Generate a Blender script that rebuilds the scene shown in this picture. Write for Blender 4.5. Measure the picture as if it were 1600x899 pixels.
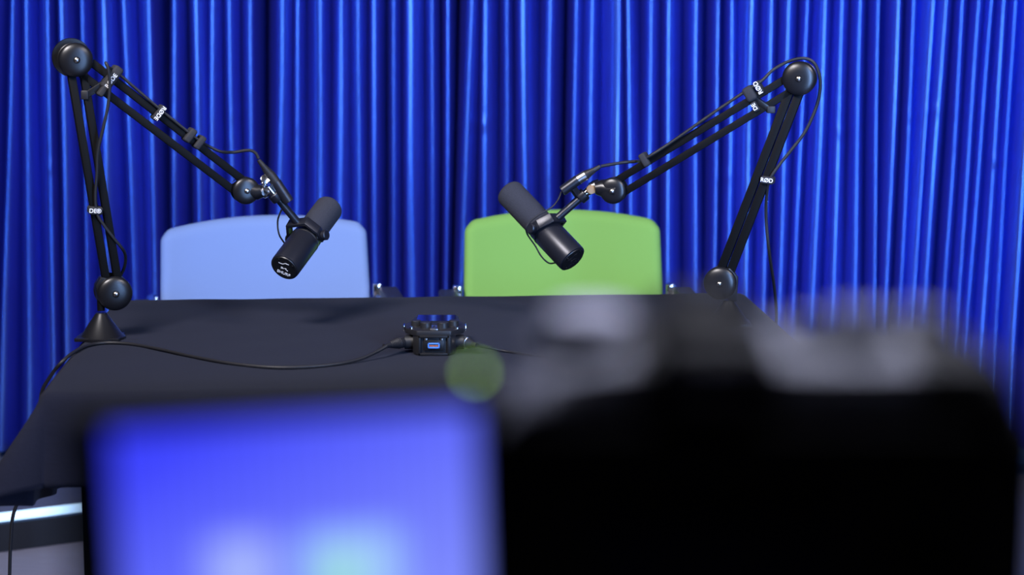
import bpy, bmesh, math, random
from mathutils import Vector, Matrix
random.seed(7)
for o in list(bpy.data.objects): bpy.data.objects.remove(o)
scene = bpy.context.scene
COL = scene.collection
V = Vector
R = math.radians

# ------------------------------------------------------------ camera, world, lights, exposure
CAM_Z, PITCH, LENS = 1.395, R(9.2), 70.0
FPX = 1600 * LENS / 36.0
cd = bpy.data.cameras.new('camera'); cam = bpy.data.objects.new('camera', cd); COL.objects.link(cam)
cam.location = (0, 0, CAM_Z); cam.rotation_euler = (math.pi/2 - PITCH, 0, 0)
cd.lens = LENS; cd.sensor_width = 36; cd.clip_start = 0.02
cd.dof.use_dof = True; cd.dof.focus_distance = 3.58; cd.dof.aperture_fstop = 3.25
scene.camera = cam
scene.view_settings.view_transform = 'Standard'; scene.view_settings.look = 'None'
scene.view_settings.gamma = 1; scene.view_settings.use_curve_mapping = False
scene.view_settings.exposure = 0.0
w = bpy.data.worlds.new('world'); scene.world = w; w.use_nodes = True
w.node_tree.nodes['Background'].inputs[0].default_value = (0.02, 0.03, 0.10, 1)
w.node_tree.nodes['Background'].inputs[1].default_value = 0.3

def area(name, loc, target, size, sy, power, color=(1, 1, 1), spread=180):
    l = bpy.data.lights.new(name, 'AREA'); l.shape = 'RECTANGLE'; l.size = size; l.size_y = sy
    l.energy = power; l.color = color; l.spread = R(spread)
    o = bpy.data.objects.new(name, l); COL.objects.link(o); o.location = loc
    o.rotation_euler = (V(target) - V(loc)).to_track_quat('-Z', 'Y').to_euler()
    return o
area('key_softbox', (-1.2, 1.9, 2.85), (0.05, 3.9, 0.7), 0.9, 0.6, 36, (1.0, 0.95, 0.97), 100)
area('fill_softbox', (1.7, 1.9, 2.8), (0.0, 3.9, 0.7), 0.7, 0.5, 13, (1.0, 0.93, 0.96), 100)
area('strip_light', (1.0, 1.4, 1.3), (0.35, 5.3, 1.1), 0.24, 2.4, 44, (0.28, 0.50, 1.0), 110)
area('curtain_wash_left', (-1.75, 3.1, 1.2), (-1.2, 5.3, 1.3), 0.14, 2.2, 8, (0.05, 0.26, 1.0), 85)
area('curtain_wash_right', (1.9, 3.1, 1.2), (1.2, 5.3, 1.3), 0.14, 2.2, 15, (0.05, 0.26, 1.0), 85)
area('camera_top_fill', (0.30, 1.20, 3.05), (0.12, 0.66, 1.26), 0.4, 0.4, 9, (0.85, 0.87, 1.0), 40)  # added overhead lamp, only there to brighten the foreground camera's top

# ------------------------------------------------------------ helpers
FW = V((0, math.cos(PITCH), -math.sin(PITCH))); UP = V((0, math.sin(PITCH), math.cos(PITCH))); RT = V((1, 0, 0))
CO = V((0, 0, CAM_Z))
def ray(px, py): return FW + RT*((px-800)/FPX) - UP*((py-449.5)/FPX)
def P(px, py, Y):
    r = ray(px, py); return CO + r*(Y/r.y)
def PZ(px, py, z):
    r = ray(px, py); return CO + r*((z-CAM_Z)/r.z)
def PP(px, py, p0, n):
    r = ray(px, py); return CO + r*((p0-CO).dot(n)/r.dot(n))
def cf(x, u, f): return RT*x + UP*u + FW*f          # a direction given as right / up / away

def mat(name, col, rough=0.5, metal=0.0, noise=0.0, scale=200.0, bump=0.0, sheen=0.0, coat=0.0, spec=0.5, var=0.0, emit=None, es=0.0, stretch=None):
    m = bpy.data.materials.new(name); m.use_nodes = True
    nt = m.node_tree; b = nt.nodes['Principled BSDF']
    b.inputs['Base Color'].default_value = (*col, 1)
    b.inputs['Roughness'].default_value = rough; b.inputs['Metallic'].default_value = metal
    b.inputs['Specular IOR Level'].default_value = spec
    b.inputs['Sheen Weight'].default_value = sheen; b.inputs['Coat Weight'].default_value = coat
    tc = nt.nodes.new('ShaderNodeTexCoord'); mp = nt.nodes.new('ShaderNodeMapping')
    nt.links.new(tc.outputs['Object'], mp.inputs[0])
    if stretch: mp.inputs['Scale'].default_value = stretch
    n = nt.nodes.new('ShaderNodeTexNoise'); n.inputs['Scale'].default_value = scale; n.inputs['Detail'].default_value = 3
    nt.links.new(mp.outputs[0], n.inputs['Vector'])
    if var > 0:
        mx = nt.nodes.new('ShaderNodeMix'); mx.data_type = 'RGBA'
        mx.inputs[6].default_value = (*[c*(1-var) for c in col], 1); mx.inputs[7].default_value = (*[min(1, c*(1+var)) for c in col], 1)
        nt.links.new(n.outputs['Fac'], mx.inputs[0]); nt.links.new(mx.outputs[2], b.inputs['Base Color'])
    if bump > 0:
        bp = nt.nodes.new('ShaderNodeBump'); bp.inputs['Strength'].default_value = bump; bp.inputs['Distance'].default_value = 0.001
        nt.links.new(n.outputs['Fac'], bp.inputs['Height']); nt.links.new(bp.outputs[0], b.inputs['Normal'])
    if emit:
        b.inputs['Emission Color'].default_value = (*emit, 1); b.inputs['Emission Strength'].default_value = es
    return m

M = dict(
    arm=mat('satin_black_metal', (0.007, 0.007, 0.009), 0.33, 0.0, bump=0.04, scale=500, spec=0.5),
    tube=mat('matt_black_tube', (0.003, 0.003, 0.0036), 0.6, 0.0, bump=0.05, scale=500, spec=0.12),
    rubber=mat('black_rubber', (0.012, 0.012, 0.015), 0.5, 0.0, bump=0.1, scale=300, spec=0.4),
    strap=mat('black_strap', (0.018, 0.018, 0.022), 0.8, 0.0, bump=0.5, scale=900),
    white=mat('white_print', (0.85, 0.85, 0.88), 0.5, var=0.03),
    chrome=mat('chrome', (0.75, 0.75, 0.78), 0.16, 1.0, var=0.04),
    silver=mat('brushed_silver', (0.55, 0.53, 0.50), 0.3, 1.0, bump=0.1, scale=300, var=0.05),
    brass=mat('brown_brass', (0.20, 0.115, 0.045), 0.45, 0.3, var=0.1),
    mic=mat('dark_grey_enamel', (0.016, 0.017, 0.025), 0.36, 0.35, bump=0.04, scale=900, spec=0.6),
    foam=mat('grey_foam', (0.034, 0.036, 0.048), 0.95, 0.0, bump=1.0, scale=700, var=0.35, spec=0.15),
    plate=mat('black_plate', (0.006, 0.006, 0.007), 0.4),
    cloth=mat('black_cotton', (0.0100, 0.0112, 0.0225), 0.95, 0.0, bump=0.5, scale=260, var=0.22, sheen=0.04, spec=0.12, stretch=(0.25, 2.0, 1)),
    blue=mat('light_blue_upholstery', (0.19, 0.285, 0.55), 0.85, 0.0, bump=0.25, scale=600, var=0.05, spec=0.2),
    green=mat('green_upholstery', (0.20, 0.41, 0.095), 0.85, 0.0, bump=0.25, scale=600, var=0.05, spec=0.2),
    pad=mat('black_armrest', (0.015, 0.015, 0.02), 0.5, bump=0.1),
    wood=mat('dark_table_top', (0.05, 0.04, 0.035), 0.4, var=0.2, scale=20, stretch=(1, 8, 1)),
    steel=mat('black_steel', (0.02, 0.02, 0.022), 0.45, 0.6, var=0.1),
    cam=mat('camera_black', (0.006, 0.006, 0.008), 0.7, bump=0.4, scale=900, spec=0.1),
    camtop=mat('camera_top_lit_tone', (0.062, 0.064, 0.09), 0.6, bump=0.2, scale=900, spec=0.3),  # body black made paler: light from above is put into the colour
    black=mat('deep_black_plastic', (0.004, 0.004, 0.005), 0.7, bump=0.3, scale=900, spec=0.08),
    dial=mat('dial_lit_tone', (0.30, 0.30, 0.38), 0.4, bump=0.2, scale=900),  # dial colour raised to stand in for light caught on its top
    glass=mat('lens_glass', (0.01, 0.01, 0.02), 0.05, 0.0, coat=1.0),
    recorder=mat('recorder_black', (0.012, 0.012, 0.014), 0.45, bump=0.15, scale=700),
    screenoff=mat('recorder_display', (0.012, 0.014, 0.022), 0.08, 0.0, coat=1.0, var=0.05),
    usb=mat('blue_socket_frame', (0.08, 0.25, 0.85), 0.4, var=0.05),
    orange=mat('orange_contact', (0.7, 0.16, 0.06), 0.5, var=0.05),
    led=mat('green_led', (0.3, 0.9, 0.1), 0.4, emit=(0.42, 0.72, 0.16), es=5.5),
    strip=mat('cool_light_strip', (0.8, 0.9, 1.0), 0.4, emit=(0.45, 0.75, 1.0), es=1.3),
    deck=mat('grey_deck', (0.16, 0.18, 0.24), 0.5, bump=0.2, scale=30, var=0.25, stretch=(1, 6, 1)),
    riser=mat('black_riser', (0.012, 0.012, 0.014), 0.7, var=0.2),
    wall=mat('dark_wall', (0.03, 0.03, 0.04), 0.9, bump=0.2, scale=60, var=0.1),
)

class MB:
    """collects shapes in world space; build() links them as ONE mesh object"""
    def __init__(s): s.bm = bmesh.new()
    def _merge(s, t, mtx):
        me = bpy.data.meshes.new('t'); t.to_mesh(me); t.free(); me.transform(mtx); s.bm.from_mesh(me); bpy.data.meshes.remove(me)
    def box(s, c, size, rot=None, bev=0.0, seg=2):
        t = bmesh.new(); bmesh.ops.create_cube(t, size=1)
        bmesh.ops.scale(t, vec=V(size), verts=t.verts)
        if bev > 0: bmesh.ops.bevel(t, geom=t.edges[:], offset=bev, segments=seg, profile=0.5, affect='EDGES')
        m = Matrix.Translation(V(c)) @ (rot.to_4x4() if rot is not None else Matrix.Identity(4))
        s._merge(t, m); return s
    def bar(s, a, b, w, h, up=(0, 0, 1), bev=0.0):
        a, b = V(a), V(b); x = (b-a).normalized(); z = V(up); z = (z - x*z.dot(x)).normalized(); y = z.cross(x)
        rot = Matrix((x, y, z)).transposed()
        return s.box((a+b)/2, ((b-a).length, w, h), rot, bev)
    def lathe(s, prof, o, axis, n=40, cap=True):
        """prof: (distance along axis, radius)"""
        o = V(o); z = V(axis).normalized(); x = z.orthogonal().normalized(); y = z.cross(x)
        rings = []
        for d, r in prof:
            rings.append([s.bm.verts.new(o + z*d + (x*math.cos(2*math.pi*k/n) + y*math.sin(2*math.pi*k/n))*max(r, 1e-5)) for k in range(n)])
        for A, B in zip(rings, rings[1:]):
            for k in range(n): s.bm.faces.new((A[k], A[(k+1) % n], B[(k+1) % n], B[k]))
        if cap:
            s.bm.faces.new(rings[0][::-1]); s.bm.faces.new(rings[-1])
        return s
    def tube(s, pts, r, n=10, smooth=8):
        pts = [V(p) for p in pts]
        if smooth > 1 and len(pts) > 2:
            out = []
            for i in range(len(pts)-1):
                p0 = pts[max(i-1, 0)]; p1 = pts[i]; p2 = pts[i+1]; p3 = pts[min(i+2, len(pts)-1)]
                for k in range(smooth):
                    t = k/smooth
                    out.append(0.5*((2*p1) + (p2-p0)*t + (2*p0-5*p1+4*p2-p3)*t*t + (3*p1-p0-3*p2+p3)*t**3))
            out.append(pts[-1]); pts = out
        rings = []; x = None
        for i, p in enumerate(pts):
            d = (pts[min(i+1, len(pts)-1)] - pts[max(i-1, 0)]).normalized()
            x = d.orthogonal() if x is None else x - d*x.dot(d)
            x.normalize(); y = d.cross(x); rr = r[i] if isinstance(r, (list, tuple)) else r
            rings.append([s.bm.verts.new(p + (x*math.cos(2*math.pi*k/n) + y*math.sin(2*math.pi*k/n))*rr) for k in range(n)])
        for A, B in zip(rings, rings[1:]):
            for k in range(n): s.bm.faces.new((A[k], A[(k+1) % n], B[(k+1) % n], B[k]))
        s.bm.faces.new(rings[0][::-1]); s.bm.faces.new(rings[-1])
        return s
    def prism(s, poly, o, x, y, depth, bev=0.0):
        """polygon (2-D) in the frame o,x,y pushed along x cross y by depth, centred"""
        o, x, y = V(o), V(x).normalized(), V(y).normalized(); z = x.cross(y)
        t = bmesh.new()
        a = [t.verts.new((px, py, -depth/2)) for px, py in poly]; b = [t.verts.new((px, py, depth/2)) for px, py in poly]
        n = len(poly)
        t.faces.new(a[::-1]); t.faces.new(b)
        for k in range(n): t.faces.new((a[k], a[(k+1) % n], b[(k+1) % n], b[k]))
        if bev > 0: bmesh.ops.bevel(t, geom=t.edges[:], offset=bev, segments=2, profile=0.5, affect='EDGES')
        m = Matrix((x, y, z)).transposed().to_4x4(); m.translation = o
        s._merge(t, m); return s
    def build(s, name, m, parent=None, smooth=True, angle=35):
        bmesh.ops.recalc_face_normals(s.bm, faces=s.bm.faces[:])
        me = bpy.data.meshes.new(name); s.bm.to_mesh(me); s.bm.free()
        me.materials.append(m)
        if smooth:
            for p in me.polygons: p.use_smooth = True
            me.set_sharp_from_angle(angle=R(angle))
        o = bpy.data.objects.new(name, me); COL.objects.link(o)
        if parent is not None:
            o.parent = parent
            wm = Matrix.Identity(4); q = parent
            loc = world_of(parent)
            o.matrix_parent_inverse = loc.inverted()
        return o
WORLD = {}
def world_of(o):
    return WORLD.get(o.name, Matrix.Identity(4))
def thing(name, label, cat, loc=(0, 0, 0), group=None):
    o = bpy.data.objects.new(name, None); COL.objects.link(o); o.location = loc; o.empty_display_size = 0.05
    WORLD[o.name] = Matrix.Translation(V(loc))
    o['label'] = label; o['category'] = cat
    if group: o['group'] = group
    return o
def tag(o, label, cat, group=None):
    o['label'] = label; o['category'] = cat
    if group: o['group'] = group
    return o
def struct(o): o['kind'] = 'structure'; return o
def text(name, s, size, o, x, y, m, parent, ext=0.0002):
    """flat lettering centred at o, reading along x, up y"""
    cu = bpy.data.curves.new('t', 'FONT'); cu.body = s; cu.size = size; cu.extrude = ext; cu.offset = size*0.013
    cu.align_x = 'CENTER'; cu.align_y = 'CENTER'
    t = bpy.data.objects.new('t', cu); COL.objects.link(t)
    bpy.context.view_layer.update()
    me = bpy.data.meshes.new_from_object(t.evaluated_get(bpy.context.evaluated_depsgraph_get()))
    bpy.data.objects.remove(t)
    x = V(x).normalized(); y = V(y); y = (y - x*y.dot(x)).normalized(); z = x.cross(y)
    mt = Matrix((x, y, z)).transposed().to_4x4(); mt.translation = V(o)
    me.transform(mt); me.materials.clear(); me.materials.append(m)
    ob = bpy.data.objects.new(name, me); COL.objects.link(ob)
    if parent is not None:
        ob.parent = parent; ob.matrix_parent_inverse = world_of(parent).inverted()
    return ob

# ------------------------------------------------------------ room
RX, RY0, RY1, RH = 3.0, -1.6, 5.75, 3.1
floor_m = mat('pale_laminate', (0.30, 0.28, 0.34), 0.5, bump=0.15, scale=14, var=0.15, stretch=(1, 5, 1))
struct(MB().box((0, (RY0+RY1)/2, -0.05), (2*RX, RY1-RY0, 0.1)).build('floor', floor_m, smooth=False))
struct(MB().box((0, (RY0+RY1)/2, RH+0.05), (2*RX, RY1-RY0, 0.1)).build('ceiling', M['wall'], smooth=False))
struct(MB().box((0, RY1+0.05, RH/2), (2*RX, 0.1, RH)).build('wall_back', M['wall'], smooth=False))
struct(MB().box((0, RY0-0.05, RH/2), (2*RX, 0.1, RH)).build('wall_front', M['wall'], smooth=False))
struct(MB().box((-RX-0.05, (RY0+RY1)/2, RH/2), (0.1, RY1-RY0, RH)).build('wall_left', M['wall'], smooth=False))
struct(MB().box((RX+0.05, (RY0+RY1)/2, RH/2), (0.1, RY1-RY0, RH)).build('wall_right', M['wall'], smooth=False))

# low platform with a light strip along its front edge
DZ = 0.08
e0 = PZ(0, 812, DZ); e1 = PZ(122, 797, DZ); ed = (e1-e0).normalized()
pa = e0 - ed*1.1; pb = e0 + ed*1.9
pl = thing('stage_platform', 'low grey stage platform with a glowing strip along its black edge, under the blue curtain', 'platform', (pa.x, pa.y, 0))
poly = [(pa.x, pa.y), (pb.x, pb.y), (2.9, pb.y), (2.9, 5.7), (-2.9, 5.7), (-2.9, pa.y)]
MB().prism(poly, (0, 0, DZ/2), (1, 0, 0), (0, 1, 0), DZ).build('deck', M['deck'], pl, smooth=False)
nrm = V((ed.y, -ed.x, 0))
MB().bar(pa + nrm*0.004 - V((0, 0, DZ/2+0.005)), pb + nrm*0.004 - V((0, 0, DZ/2+0.005)), 0.006, DZ-0.012).build('riser', M['riser'], pl, smooth=False)
MB().bar(pa + nrm*0.004 + V((0, 0, 0.006)), pb + nrm*0.004 + V((0, 0, 0.006)), 0.016, 0.020, bev=0.003).build('light_strip', M['strip'], pl)

# ------------------------------------------------------------ curtain
CY = 5.22
ridges = [(20, 8), (42, 45), (75, 82), (95, 103), (128, 135), (160, 168), (193, 210), (232, 242), (271, 273), (305, 312), (330, 332), (358, 366), (392, 393),
          (440, 434), (464, 460), (501, 500), (531, 528), (560, 562), (582, 585), (616, 614), (638, 641), (675, 675), (699, 697), (736, 720), (758, 752), (792, 790),
          (816, 818), (859, 855), (899, 893), (925, 922), (966, 964), (981, 985), (1016, 1014), (1043, 1043), (1088, 1086), (1123, 1115), (1144, 1139), (1176, 1165),
          (1205, 1195), (1233, 1218), (1262, 1243), (1290, 1272), (1318, 1303), (1344, 1335), (1373, 1366), (1404, 1386), (1428, 1407), (1458, 1430), (1478, 1447), (1504, 1476), (1530, 1498), (1550, 1514),
          (1570, 1539), (1588, 1560), (1618, 1590)]
set_back = {464: 1.0, 531: 1.0, 582: .9, 638: 1.1, 699: 1.6, 758: 1.0, 1144: .5, 1262: .8, 1318: .6}      # ridges lying further back
recess = {i: 0.022*set_back[a] for i, (a, b_) in enumerate(ridges) if a in set_back}
dark_gaps = {232: 2.4, 392: 2.2, 675: 1.8, 699: 1.8, 582: 1.6, 859: 1.6, 1404: 1.6, 271: 1.2, 1043: 1.2, 1233: 1.2}
deep = {i: dark_gaps[a] for i, (a, b_) in enumerate(ridges) if a in dark_gaps}
def ext(lst):
    L = list(lst); rr = random.Random(3)
    while L[0][0] > -420: s = rr.uniform(24, 40); L.insert(0, (L[0][0]-s, L[0][1]-s*1.02))
    return L
n0 = len(ridges); RL = ext(ridges); off = len(RL)-n0
rr = random.Random(5)
while RL[-1][0] < 2020: s = rr.uniform(24, 40); RL.append((RL[-1][0]+s, RL[-1][1]+s))
ZT, ZB = 2.62, DZ + 0.022
rows = 170; sub = 18
def wx(px, z):           # pixel column at curtain depth -> world x
    return (px-800)/FPX * (CY*math.cos(PITCH) + (CAM_Z-z)*math.sin(PITCH))
z_top, z_bot = P(800, 0, CY).z, P(800, 450, CY).z
rv = random.Random(11)
nR = len(RL)
dep = [rv.uniform(0.75, 1.25)*deep.get(i-off, 1.0) for i in range(nR)]
rid = [rv.uniform(-0.004, 0.004) + recess.get(i-off, 0) for i in range(nR)]
ph = [rv.uniform(0, 6.28) for _ in range(nR)]
skew = [rv.choice((-3, -2, -1, 0, 1, 2, 3, 3)) for _ in range(nR)]
sharp_cols = set()
bm = bmesh.new(); grid = []
creases = [(82, 262, 1.0), (752, 195, 1.2), (1312, 205, 0.8), (1458, 172, 1.0), (1418, 180, .8), (1555, 250, 1.0), (1132, 275, 1.0), (715, 440, .8), (1180, 330, .7), (370, 180, .5)]
cr = [(P(a, b, CY).x, P(a, b, CY).z, s) for a, b, s in creases]
for j in range(rows+1):
    z = ZT + (ZB-ZT)*j/rows
    t = (z_top - z)/(z_top-z_bot); t = max(-0.6, min(t, 1.9))
    xs = [wx(a + (b-a)*t, z) + 0.0016*math.sin(z*5+ph[i]) for i, (a, b) in enumerate(RL)]
    row = []
    for i in range(nR-1):
        x0, x1 = xs[i], xs[i+1]; sp = x1-x0
        D = min(1.05*sp + 0.006, 0.080)*dep[i]*(1+0.12*math.sin(z*2.3+ph[i]))
        kc = sub//2 + skew[i]; sharp_cols.add(i*sub + kc)
        Dc = max(rid[i], rid[i+1]) + D*(0.7 if max(rid[i], rid[i+1]) > 0.012 else 1.0)
        for k in range(sub):
            u = k/sub
            if k <= kc: y = rid[i] + (Dc-rid[i])*(1-math.cos(math.pi*0.5*k/kc))
            else: y = rid[i+1] + (Dc-rid[i+1])*(1-math.cos(math.pi*0.5*(sub-k)/(sub-kc)))
            x = x0 + sp*u
            for cx, cz, cs in cr:
                dx, dz = (x-cx)/0.018, (z-cz)/0.022
                if abs(dx) < 3 and abs(dz) < 3: y -= 0.005*cs*math.exp(-dx*dx-dz*dz)*math.cos(dz*2.6)
            y += 0.0010*math.sin(z*9+ph[i]*3)*math.sin(2*math.pi*u)
            row.append(bm.verts.new((x, CY + y, z)))
    grid.append(row)
for A, B in zip(grid, grid[1:]):
    for k in range(len(A)-1): bm.faces.new((A[k], A[k+1], B[k+1], B[k]))
me = bpy.data.meshes.new('curtain'); bm.to_mesh(me); bm.free()
for p in me.polygons: p.use_smooth = True
ncol = (nR-1)*sub
for e_ in me.edges:
    a_, b__ = e_.vertices
    if abs(a_-b__) == ncol and a_ % ncol in sharp_cols: e_.use_edge_sharp = True
satin = bpy.data.materials.new('royal_blue_satin'); satin.use_nodes = True
snt = satin.node_tree; snt.nodes.remove(snt.nodes['Principled BSDF'])
dif = snt.nodes.new('ShaderNodeBsdfDiffuse'); dif.inputs['Color'].default_value = (0.034, 0.028, 0.235, 1)
glo = snt.nodes.new('ShaderNodeBsdfAnisotropic'); glo.inputs['Color'].default_value = (0.26, 0.50, 1.0, 1); glo.inputs['Roughness'].default_value = 0.28
mixs = snt.nodes.new('ShaderNodeMixShader'); mixs.inputs[0].default_value = 0.5
snt.links.new(dif.outputs[0], mixs.inputs[1]); snt.links.new(glo.outputs[0], mixs.inputs[2]); snt.links.new(mixs.outputs[0], snt.nodes['Material Output'].inputs['Surface'])
nz = satin.node_tree.nodes.new('ShaderNodeTexNoise'); nz.inputs['Scale'].default_value = 60; nz.inputs['Detail'].default_value = 4
tcc = satin.node_tree.nodes.new('ShaderNodeTexCoord'); mpp = satin.node_tree.nodes.new('ShaderNodeMapping'); mpp.inputs['Scale'].default_value = (1, 1, 0.15)
satin.node_tree.links.new(tcc.outputs['Object'], mpp.inputs[0]); satin.node_tree.links.new(mpp.outputs[0], nz.inputs['Vector'])
bpn = satin.node_tree.nodes.new('ShaderNodeBump'); bpn.inputs['Strength'].default_value = 0.03; bpn.inputs['Distance'].default_value = 0.002
satin.node_tree.links.new(nz.outputs['Fac'], bpn.inputs['Height']); snt.links.new(bpn.outputs[0], dif.inputs['Normal']); snt.links.new(bpn.outputs[0], glo.inputs['Normal'])
me.materials.append(satin)
cur = thing('curtain', 'shiny royal blue satin curtain in vertical folds across the whole back of the set', 'curtain', (0, CY, ZB))
co = bpy.data.objects.new('drape', me); COL.objects.link(co); co.parent = cur; co.matrix_parent_inverse = world_of(cur).inverted()
MB().tube([(-2.7, CY+0.015, ZT+0.012), (2.7, CY+0.015, ZT+0.012)], 0.014, smooth=1).build('curtain_rail', M['steel'], cur)
for x in (-2.5, 0, 2.5):
    MB().bar((x, CY+0.015, ZT+0.012), (x, CY+0.015, RH), 0.012, 0.02, up=(1, 0, 0)).build('rail_hanger', M['steel'], cur)

# ------------------------------------------------------------ table and cloth
TZ = 0.74
A_ = PZ(183, 472, TZ); B_ = PZ(1156, 461, TZ)
C_ = PZ(80, 616, TZ)
ex = (B_-A_); W = ex.length; ex.normalize(); ey = V((ex.y, -ex.x, 0))      # ey points toward the camera
Dp = (C_-A_).dot(ey)
def T(u, v, z): return A_ + ex*u + ey*v + V((0, 0, z-TZ))
tb = thing('table', 'rectangular table standing under the black cloth', 'table', (T(W/2, Dp/2, 0)).to_tuple())
rotT = Matrix((ex, -ey, V((0, 0, 1)))).transposed()
MB().box(T(W/2, Dp/2, TZ-0.018), (W-0.006, Dp-0.006, 0.028), rotT, 0.003).build('tabletop', M['wood'], tb)
for u in (0.06, W-0.06):
    for v in (0.06, Dp-0.06):
        MB().bar(T(u, v, 0.0), T(u, v, TZ-0.032), 0.04, 0.04, up=ex, bev=0.003).build('leg', M['steel'], tb)
for v in (0.06, Dp-0.06):
    MB().bar(T(0.08, v, TZ-0.06), T(W-0.08, v, TZ-0.06), 0.02, 0.05, bev=0.002).build('apron_rail', M['steel'], tb)

def cloth():
    bm = bmesh.new(); DR = 0.15; nn = 16
    def axis(L):
        a = [-DR + DR*k/nn for k in range(nn)] + [L*k/60 for k in range(61)] + [L + DR*(k+1)/nn for k in range(nn)]
        return a
    us, vs = axis(W), axis(Dp); g = []
    for u in us:
        r_ = []
        for v in vs:
            eu = min(u, 0) + max(u-W, 0); ev = min(v, 0) + max(v-Dp, 0)
            cu, cv = min(max(u, 0), W), min(max(v, 0), Dp)
            if u < 0: eu *= 1.25 + 1.1*(1-min(max(v, 0), Dp)/Dp)
            e = math.hypot(eu, ev)
            if e < 1e-6:
                r_.append(bm.verts.new(T(u, v, TZ + 0.0015 + 0.0006*math.sin(u*31+v*17)*math.sin(v*23-u*7)))); continue
            du, dv = eu/e, ev/e
            corner = min(abs(du), abs(dv))*1.414
            wav = 0.5+0.5*math.sin((cu*dv*dv + cv*du*du)*26 + 1.3)
            flare = 0.10 + (0.05 if u < 0 else 0.16)*wav*(1-corner)**2 + 0.85*corner
            rad = 0.012
            if e < rad*1.57: a = e/rad; out = rad*math.sin(a); dn = rad*(1-math.cos(a))
            else:
                q = e-rad*1.57; n_ = math.sqrt(1+flare*flare); out = rad + q*flare/n_; dn = rad + q/n_
            r_.append(bm.verts.new(T(cu + du*out, cv + dv*out, TZ + 0.0015 - dn)))
        g.append(r_)
    for A, B in zip(g, g[1:]):
        for k in range(len(A)-1): bm.faces.new((A[k], A[k+1], B[k+1], B[k]))
    bmesh.ops.recalc_face_normals(bm, faces=bm.faces[:])
    me = bpy.data.meshes.new('tablecloth'); bm.to_mesh(me); bm.free()
    for p in me.polygons: p.use_smooth = True
    me.materials.append(M['cloth'])
    o = bpy.data.objects.new('tablecloth', me); COL.objects.link(o)
    s = o.modifiers.new('thickness', 'SOLIDIFY'); s.thickness = 0.0015; s.offset = 1
    return o
tag(cloth(), 'plain black cloth laid over the table with a short hanging hem', 'tablecloth')
TOP = TZ + 0.003

# ------------------------------------------------------------ chairs
def make_chair(name, label, px, py_top, Y, yaw, fab, wid=0.455, asym=0):
    c = P(px, py_top, Y); base = V((c.x, Y, 0)); topz = c.z
    t = thing(name, label, 'chair', base)
    rz = Matrix.Rotation(yaw, 3, 'Z')
    def L(x, y, z): return base + rz @ V((x, y, 0)) + V((0, 0, z))
    # backrest: a padded, slightly concave panel with rounded corners and an arched top
    bm = bmesh.new(); nx, nz_ = 40, 36; zb = 0.50; h = topz-zb; th = 0.045
    def pt(a, b_, side):
        x = a*2-1
        hw = wid/2*(1.0 + 0.035*(1-b_))
        ztop = h - 0.022*abs(x)**2.0 + asym*x*0.004
        # superellipse rounding at the corners
        rc = 0.026
        X = x*hw; Z = b_*ztop
        dxr = abs(X)-(hw-rc); dzr = Z-(ztop-rc); dzb = (rc)-Z
        for dz_, sgn in ((dzr, 1), (dzb, -1)):
            if dxr > 0 and dz_ > 0:
                m_ = max(dxr, dz_); ln = math.hypot(dxr, dz_)
                k = m_/ln
                X = math.copysign(hw-rc+dxr*k, X)
                Z = (ztop-rc+dz_*k) if sgn > 0 else (rc-dz_*k)
        edge = min(1, min(hw-abs(x*hw), b_*ztop, (1-b_)*ztop)/0.022)
        puff = math.sqrt(max(0, 1-(1-max(edge, 0))**2))
        y = -0.04*(x*x) - 0.10*(0.5-b_)*0.9 + side*th/2*puff
        return L(X, y+0.02, zb+Z)
    g = {}
    for s_ in (-1, 1):
        for i in range(nx+1):
            for j in range(nz_+1):
                bd = i in (0, nx) or j in (0, nz_)
                if s_ == 1 and bd: g[(s_, i, j)] = g[(-1, i, j)]
                else: g[(s_, i, j)] = bm.verts.new(pt(0.5-0.5*math.cos(math.pi*i/nx), 0.5-0.5*math.cos(math.pi*j/nz_), s_))
        for i in range(nx):
            for j in range(nz_):
                try: bm.faces.new((g[(s_, i, j)], g[(s_, i+1, j)], g[(s_, i+1, j+1)], g[(s_, i, j+1)]))
                except ValueError: pass
    q = MB(); q.bm.free(); q.bm = bm
    q.build('backrest', fab, t, angle=80)
    # seat cushion
    q = MB(); q.box(L(0, -0.20, 0.455), (wid+0.005, 0.40, 0.07), rz, 0.03, 5); q.build('seat', fab, t)
    # steel frame: cantilever tubes each side, back uprights
    for sx in (-1, 1):
        x = sx*(wid/2+0.022)
        MB().tube([L(x, 0.0, 0.013), L(x, -0.34, 0.013), L(x, -0.365, 0.045), L(x, -0.37, 0.42), L(x, -0.35, 0.655), L(x, -0.32, 0.668), L(x, -0.12, 0.668), L(x, 0.0, 0.665), L(x*0.9, 0.03, 0.60)], 0.011).build('frame_tube', M['chrome'], t)
        MB().box(L(x+sx*0.018, -0.19, 0.683-(0.014 if asym and sx < 0 else 0)), (0.042, 0.25, 0.018), rz, 0.007, 3).build('armrest', M['pad'], t)
        MB().tube([L(x, -0.365, 0.42), L(x*0.8, -0.3, 0.413), L(x*0.8, -0.02, 0.42), L(x*0.85, 0.03, 0.60)], 0.010).build('back_upright', M['chrome'], t)
        MB().box(L(x*0.985, -0.035, 0.680-(0.016 if asym and sx < 0 else 0)), (0.020, 0.03, 0.030), rz, 0.004).build('bracket', M['chrome'], t)
    MB().tube([L(-wid/2-0.015, 0.0, 0.013), L(wid/2+0.015, 0.0, 0.013)], 0.011, smooth=1).build('floor_bar', M['chrome'], t)
    return t
make_chair('office_chair', 'light blue padded chair behind the left side of the table', 413, 342, 4.38, R(9), M['blue'], 0.455, 1)
make_chair('office_chair', 'bright green padded chair behind the right side of the table', 880, 333, 4.40, R(3), M['green'], 0.438, 0)

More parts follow.
